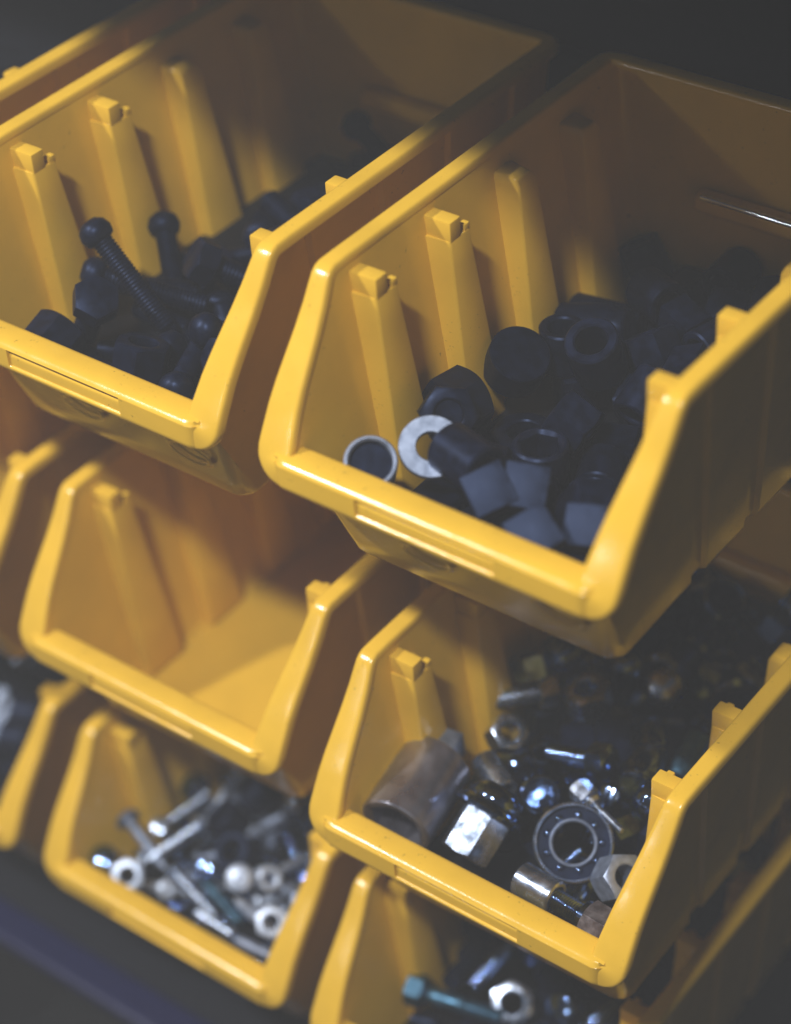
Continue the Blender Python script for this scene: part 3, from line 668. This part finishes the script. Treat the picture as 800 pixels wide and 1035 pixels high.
 (.0213,.0239,.0432,.47,.121,-.144,.862), (.0577,.0479,.032,.613,-.249,-.609,.438), (.0679,.0596,.0339,.271,-.077,.106,-.954), None,
 (.0307,.066,.0351,.264,-.563,-.454,.638), (.0645,.0749,.032,.152,-.379,-.537,-.738), (.0911,.0598,.032,.611,.287,-.591,.442), (.1023,.087,.032,.173,-.526,-.393,.734),
 (.0339,.127,.0391,.583,-.377,-.412,.589), (.0634,.1043,.0376,.514,.358,-.714,-.313), (.0861,.0938,.0386,.899,-.104,-.413,-.098), (.1159,.1008,.0426,.664,-.567,-.386,-.299),
 (.0542,.1274,.0359,.366,.911,-.087,-.17), (.0679,.1277,.0356,.075,-.014,.524,.849), (.0717,.1393,.0499,.659,-.061,-.642,.388), (.112,.1418,.0518,.833,-.316,-.122,-.438),
 (.0336,.1794,.0495,.376,.452,.522,-.618), (.0656,.1887,.032,.363,-.649,-.107,-.66), (.0821,.1705,.0349,.591,.318,-.632,-.388), (.0977,.1737,.032,.357,.61,.245,-.663),
 (.0565,.2005,.047,.575,-.28,.275,-.718), (.0527,.192,.0435,.32,.03,-.612,.722), (.0968,.2064,.0419,.763,.641,-.055,.066), (.1045,.1916,.0387,.478,-.345,.24,-.771),
 (.0449,.0286,.0391,.628,.391,.235,.63), (.0546,.0386,.032,.717,.13,-.645,.231), None, (.109,.0519,.0426,.497,-.062,-.371,-.782),
 (.0343,.0828,.0383,.532,-.367,-.537,-.542), (.0784,.0734,.0359,.857,.079,-.51,.002), (.0857,.0663,.032,.278,-.31,-.58,.7), (.1089,.082,.032,.201,-.654,-.062,-.727),
 (.0428,.1024,.0367,.332,.01,.553,.765), (.0645,.1148,.036,.477,.019,-.459,.749), (.0735,.1076,.0458,.489,.347,.419,-.682), (.1024,.1164,.0419,.705,.155,-.461,.517),
 (.0341,.1457,.0448,.581,-.812,-.052,.003), (.0446,.1633,.0512,.169,-.543,-.523,-.635), (.0818,.1606,.0389,.419,-.39,.635,-.518), (.0897,.1155,.0463,.865,.404,.217,.202),
 (.0416,.1631,.0374,.114,-.601,.372,.698), (.0603,.1595,.0427,.899,-.118,-.116,.406), (.0772,.1879,.0419,.698,-.61,.266,-.265), (.1157,.1684,.032,.728,.278,.595,-.196),
 (.0292,.2101,.0401,.905,.166,.325,.219), (.0523,.2107,.032,.701,-.156,-.654,.238), (.084,.2065,.0447,.807,.136,.191,-.542), (.1007,.1933,.0477,.664,.242,-.353,-.613),
 (.0635,.0337,.0433,.223,-.672,-.04,.705), (.0267,.0343,.032,.462,-.581,.307,.596), (.0766,.0465,.0335,.085,.019,-.995,-.043), None,
 (.0405,.0773,.0423,.277,-.354,-.581,-.679), (.052,.0737,.0473,.219,-.907,.305,-.192), (.0873,.0707,.0394,.105,-.012,-.643,.758), (.1163,.077,.0377,.447,-.416,-.051,.79),
 (.0307,.1081,.0433,.417,-.053,.539,-.73), (.047,.1341,.0454,.573,-.179,.756,-.264), (.1033,.0921,.0419,.066,.807,.566,-.153), (.1051,.1062,.0486,.7,.335,.175,.606),
 (.0234,.1226,.042,.632,.135,.331,-.688), (.0776,.1627,.0502,.22,-.028,-.121,.968), (.0969,.1485,.032,.477,-.081,.653,-.583), (.1106,.1244,.0503,.609,.365,.683,-.173),
 (.0269,.1638,.0486,.908,-.039,-.404,-.101), (.0637,.1815,.0367,.685,-.275,-.445,.506), (.1142,.1738,.0423,.186,-.487,.716,.464), (.1057,.1684,.0494,.55,-.037,-.532,.643),
 (.0537,.2111,.0462,.033,.828,-.08,.555), (.0522,.2075,.0391,.638,-.387,-.378,.549), (.0602,.1841,.0487,.128,-.787,-.388,-.462), (.1226,.1999,.0498,.144,.141,-.053,-.978),
 (.032,.0511,.0453,.946,.141,.136,-.259), (.0567,.0607,.0393,.229,.594,.398,-.66), (.0623,.0487,.0418,.007,.16,-.334,.929), None,
 (.0209,.0844,.0428,.595,-.405,.505,-.477), (.0538,.0954,.0472,.54,-.468,-.078,-.695), (.1167,.0527,.0425,.994,-.09,-.033,-.056), (.1235,.0812,.0404,.209,.117,.33,-.913),
 (.0374,.1164,.0469,.214,-.117,-.91,-.335), (.0623,.0921,.0372,.231,.313,.312,.867), (.0944,.1033,.0416,.874,-.162,-.337,.31), None,
 (.0495,.1501,.0411,.965,-.138,-.195,-.106), (.0734,.1479,.0493,.462,.371,-.802,-.076), (.0944,.1447,.0463,.318,.367,.781,.392), (.0952,.1526,.0491,.624,-.513,.382,-.449),
 (.0551,.1433,.0475,.343,-.117,.931,.038), (.0557,.1157,.0438,.672,.082,.608,-.414), (.0962,.1728,.0447,.525,-.249,-.202,.788), (.0976,.1612,.0453,.608,-.083,.18,.769),
 None, (.0689,.1802,.0481,.506,.704,.124,-.483), (.0731,.1747,.0417,.834,-.171,.472,.23), (.1247,.211,.0426,.984,.056,.008,-.167),
 (.0283,.0667,.0462,.647,-.708,-.16,-.233), (.0364,.0338,.0375,.809,.438,-.011,.393), (.0554,.0498,.0324,0,.998,.062,0), (.0926,.0378,.0324,.558,-0,-0,-.83),
 (.1027,.0243,.0391,.267,-.756,.189,-.567), None, (.0738,.0848,.0359,.687,.169,.686,-.169), (.0847,.0718,.0323,.562,-.557,.355,-.498),
 (.1135,.0639,.0322,.223,.259,.625,-.702), (.032,.1055,.0359,.707,-.002,.707,.002), (.0631,.1169,.0323,.6,.471,-.467,-.447), (.0702,.1057,.0319,.26,-.52,-.43,.691),
 (.103,.108,.0323,.75,.655,.09,-.025), (.0407,.1452,.0319,.03,.315,-.594,.739), (.0613,.1484,.0359,.01,.707,.01,-.707), (.0852,.1241,.0359,.816,.427,.335,.202),
 (.1135,.1336,.0319,.325,-.038,-.671,-.665), (.0291,.1682,.0359,.694,-.669,-.229,-.137), (.0724,.1884,.0319,.176,.655,-.153,.719), (.0638,.1773,.0346,.608,.337,.643,-.321),
 (.0916,.138,.0319,.208,-.646,.197,.708), (.031,.182,.0463,.447,-.819,.357,.034), (.054,.1958,.0401,.459,-.332,.015,-.824), (.0442,.2088,.0324,.552,.489,.448,.506),
 (.0954,.1936,.0319,.603,-.291,.606,-.429), (.0319,.0693,.0434,.508,-.789,-.338,-.068), (.0527,.0246,.0375,.68,-.271,-.419,.538), (.0759,.0446,.0381,.835,.506,.182,-.118),
 None, (.0296,.1032,.0525,.123,.038,.624,-.771), None, (.0837,.0568,.0407,.48,-.419,-.078,-.767),
 (.104,.0623,.0405,.884,-.306,.353,.029), (.0314,.1251,.042,.664,.224,.221,-.678), (.0651,.1198,.0455,.616,-.013,-.667,.419), (.0815,.1185,.0488,.44,.74,.045,-.506),
 (.1142,.1094,.0456,.66,.248,.7,.115), (.031,.1388,.037,.824,-.457,.199,.271), (.0613,.1426,.0516,.419,.747,-.04,-.514), (.0759,.1382,.0483,.332,.336,.667,.576),
 (.1022,.1298,.0423,.66,-.194,.637,-.347), (.0482,.163,.0322,.47,-.52,.438,.562), (.0556,.1789,.0469,.173,-.288,.617,-.712), (.0886,.162,.038,.67,-.464,.115,.568),
 None, (.0297,.205,.0497,.55,-.438,.406,-.584), (.0707,.1887,.0509,.011,-.781,-.191,-.594), (.0822,.209,.0411,.111,-.775,.241,-.574),
 (.1153,.2062,.0414,.78,0,-0,-.626), None, None, (.0896,.0363,.0499,.592,-.503,.136,-.615),
 (.1036,.0484,.0531,.004,-.247,-.228,.942), None, None, (.0886,.0871,.0384,.813,.355,-.288,.361),
 (.0988,.0771,.0499,.625,-.697,.257,.241), None, (.0647,.0934,.0503,.856,.434,.281,.006), (.0836,.0961,.0527,.019,.915,.158,.371),
 None, None, None, (.1003,.1653,.0359,.696,.127,-.696,.127),
 (.1128,.1687,.0374,.58,-.183,-.466,-.642), (.0409,.0288,.0394,.523,-.559,-.433,.475), (.0567,.032,.034,.629,.651,.086,-.416), (.0777,.0395,.034,.572,-.638,.212,.47),
 (.105,.0384,.0394,.646,-.487,-.513,.288), (.0346,.0641,.0374,0,-.876,.482,-0), (.0645,.0904,.0394,.472,-.202,-.678,-.526), (.084,.0612,.0394,.355,.402,.582,.612),
 (.0997,.0713,.0394,.678,-.646,.288,.201), (.0306,.1187,.034,.251,-.646,-.12,.711), (.0516,.1282,.0399,.657,.597,.423,.183), (.0757,.1122,.0394,.672,-.604,-.368,-.219),
 (.1127,.1361,.034,.662,.672,-.032,.33), (.0441,.1454,.0394,.6,-.653,.27,-.374), (.0573,.1545,.034,.732,-.458,-.472,.177), (.0966,.163,.034,.252,.648,.108,-.711),
 (.1024,.1549,.034,.396,.016,-.657,.641), (.0505,.1736,.0394,.32,.056,.705,-.63), (.0797,.1278,.0405,.309,.47,-.068,.824), (.0935,.1744,.0394,.041,-.685,-.174,-.706),
 (.1193,.1647,.034,.575,-.336,.564,.489), (.0297,.1993,.034,.736,-.524,-.422,-.079), (.0471,.2054,.0376,1,-.009,.003,.016), (.0716,.2108,.034,.721,.213,-.638,-.168),
 (.0976,.2037,.0394,.687,-.455,.542,-.169), (.0316,.0391,.034,.007,-.059,-.67,-.74), (.0679,.0283,.0394,.571,-.463,.535,.418), (.0885,.0409,.0412,.9,.331,-.204,.194),
 (.1167,.0473,.034,.62,.651,-.092,.428), (.0429,.0747,.0358,.112,.447,-.346,.817), (.0535,.0748,.034,.291,-.399,.522,.696), (.0823,.0901,.034,.098,.304,-.6,-.734),
 (.103,.0874,.0374,.545,-0,0,.839), (.0322,.0924,.0402,.549,-.777,-.287,-.115), (.0612,.1126,.0483,.452,.312,.772,.32), (.0962,.1109,.0399,.47,-.091,.813,-.331),
 (.1147,.1071,.034,.602,.523,.398,-.454), (.0318,.1285,.0412,.014,-.149,-.33,-.932), (.0671,.1417,.0368,.021,.182,.553,.813), (.0837,.1462,.0374,0,-.409,.912,-0),
 (.0956,.1339,.0394,.581,-.691,-.151,.403), (.0278,.1671,.0374,0,.158,.987,0), (.0623,.1814,.034,.106,-.481,.469,-.733), (.0808,.178,.034,.739,.646,.186,-.047),
 (.1075,.1785,.0394,.703,-.131,.695,.076), (.0878,.1862,.04,.029,.64,.119,-.759), (.0614,.1916,.034,.149,.655,-.057,.739), (.0892,.1937,.034,.69,-.655,-.051,.304),
 (.1115,.1954,.0384,.625,.446,-.145,-.624), (.0204,.0284,.0424,.472,-.844,.251,.039), (.0535,.0566,.0421,.391,-.777,-.466,.159), (.1193,.0262,.0428,.482,.871,-.094,.01),
 (.1033,.0563,.0394,.238,-.148,.691,.666), (.0257,.0852,.0422,.563,.187,-.23,-.772), (.0621,.065,.034,.727,-.661,.12,.139), (.0758,.0777,.0394,.202,-.526,-.472,.678),
 (.117,.0727,.034,.186,-.168,-.635,.731), (.039,.1068,.0367,.55,.365,.659,-.362), (.0491,.0939,.034,.626,.585,-.3,-.418), (.0931,.102,.0397,.85,-.055,.492,-.178),
 (.1113,.1165,.0384,.545,.425,-.319,.649), (.0284,.1466,.0407,.288,-.738,-.514,-.328), (.0588,.1459,.0387,.806,-.497,.167,.276), (.0834,.129,.034,.028,.409,-.514,.754),
 (.1164,.1425,.0385,.105,.005,-.466,.878), (.0283,.181,.042,.272,-.849,.451,.023), (.0648,.1588,.034,.715,-.62,-.217,.242), (.1038,.1238,.0388,.091,-.551,-.623,.548),
 (.1161,.1618,.0462,.567,-.137,-.796,.159), (.0342,.1956,.0407,.41,-.385,.62,-.547), (.0595,.1977,.0387,.527,-.037,-.458,.715), (.0796,.1949,.0466,.028,.016,.852,-.523),
 (.078,.2048,.0366,.144,-.527,-.535,.645), (.0468,.045,.0365,.66,.579,.472,.081), (.0596,.0457,.0361,.22,-.449,.315,-.807), (.0841,.0245,.0484,.453,.22,.077,-.861),
 (.1008,.0239,.0499,.773,-.1,.587,-.219), (.0321,.0785,.0386,.621,.016,-.71,.332), (.0693,.0657,.038,.598,.782,.164,.056), (.0869,.0923,.0461,.099,.736,-.343,.576),
 (.1146,.0809,.0381,.564,.347,.335,-.67), (.0457,.0881,.0486,.575,.122,-.547,-.596), (.0492,.1094,.0371,.759,.448,.354,-.312), (.0592,.1093,.0353,.425,.441,-.396,.685),
 (.1251,.1145,.0462,.147,-.391,-.907,-.053), (.0417,.1586,.0445,.49,-.294,-.565,.595), (.0682,.1333,.0471,.574,.203,-.759,.233), (.0995,.1553,.046,.124,-.192,.224,.947),
 (.1103,.1501,.0512,.194,.8,-.463,.328), (.0381,.1844,.0427,.466,.309,-.264,-.786), (.0734,.1631,.0455,.328,-.132,.48,.803), (.0267,.0375,.05,.053,.047,-.658,-.75),
 (.0568,.0381,.048,-.236,.167,.45,.845), (.0895,.0538,.045,.891,.346,.106,.274), (.0944,.0652,.056,.406,.406,-.579,-.579), (.0922,.0257,.047,.512,.512,.487,.487),
 (.1136,.0244,.046,.391,.622,.337,.589), (.1136,.0483,.045,.739,.292,.223,.564), (.1039,.1153,.048,.031,.021,-.561,-.827), (.0447,.0652,.046,.61,.61,.357,.357),
 (.0355,.0865,.047,.78,.267,.183,.535), (.0742,.145,.047,.886,.382,.104,.241), (.0732,.1907,.058,.824,.244,.145,.491), (.0514,.1228,.047,.93,.069,-.027,-.36),
 (.0252,.1054,.047,.25,.25,.662,.662), (.0335,.0222,.048,.874,.292,.123,.368), (.0479,.0382,.053,.887,.276,.11,.354), (.0389,.0602,.05,.755,.46,.092,.459),
 (.0626,.0383,.054,.559,.559,.433,.433), (.0778,.03,.052,.81,.358,.03,.464), (.0871,.0379,.052,.913,.334,.133,.19), (.1032,.0194,.052,.802,.341,-.022,.489),
 (.1165,.0316,.052,.93,.338,-.039,.137), (.0329,.1105,.04,.819,.221,.138,.511), (.0596,.1231,.046,.975,.215,.01,.046), (.0563,.0573,.056,.641,.274,-.281,-.659),
 (.0311,.0386,.053,.456,.38,-.515,-.618), (.0429,.048,.052,.068,.068,.704,.704), (.0371,.0203,.05,.881,.333,.119,.316), (.0809,.0478,.05,.856,.331,.143,.371),
 (.0915,.0549,.05,.747,.332,.234,.526), (.1095,.0359,.05,.863,.325,.137,.363), (.0894,.021,.05,.512,.512,.487,.487), (.0841,.0326,.05,.574,.574,.413,.413),
 (.1132,.0227,.046,.482,.482,.517,.517), (.0458,.0514,.047,.55,.55,-.445,-.445), (.0436,.0753,.047,.004,.004,.707,.707), (.0623,.0645,.047,.896,.314,.103,.296),
]
for (b, name, parts, label, cat, group, pose), rest in zip(ITEMS, REST):
    if rest is None: continue
    q = Quaternion(rest[3:]).normalized(); loc = Vector(OFF[b]) + Vector(rest[:3])
    if len(parts) == 1:
        o = link(name, parts[0][1])
    else:
        o = link(name, None); o.empty_display_size = .005
        for p in parts:
            c = link(p[0], p[1], o)
            if len(p) > 2: c.location = p[2]
    o.rotation_mode = 'QUATERNION'; o.rotation_quaternion = q; o.location = loc
    if group:
        px, py = rest[0], rest[1]
        w = 'left' if px < .055 else ('right' if px > .09 else 'middle')
        dd = 'by the lip' if py < .06 else ('halfway back' if py < .125 else 'far back')
        lv = 'on top' if rest[2] > FLOOR[b] + .016 else 'low'
        label = label.replace(' in the pile in the ', ' %s %s %s in the ' % (lv, dd, {'left': 'at left', 'right': 'at right', 'middle': 'mid width'}[w]))
    tag(o, label, cat, group)

# ------------------------------------------------------------------ thin volume added to veil and lift the dark tones
hm = bpy.data.materials.new('black_lift_haze'); hm.use_nodes = True
nt = hm.node_tree; nt.nodes.clear()
out = nt.nodes.new('ShaderNodeOutputMaterial'); pv = nt.nodes.new('ShaderNodeVolumePrincipled')
pv.inputs['Color'].default_value = (.9, .9, .9, 1); pv.inputs['Density'].default_value = .115
nt.links.new(pv.outputs[0], out.inputs['Volume'])
bm = bmesh.new(); box(bm, -1.0, 1.0, -.9, .30, -.8, .75)
hz = link('black_lift_volume', mesh('black_lift_volume', bm, hm)); hz['kind'] = 'stuff'
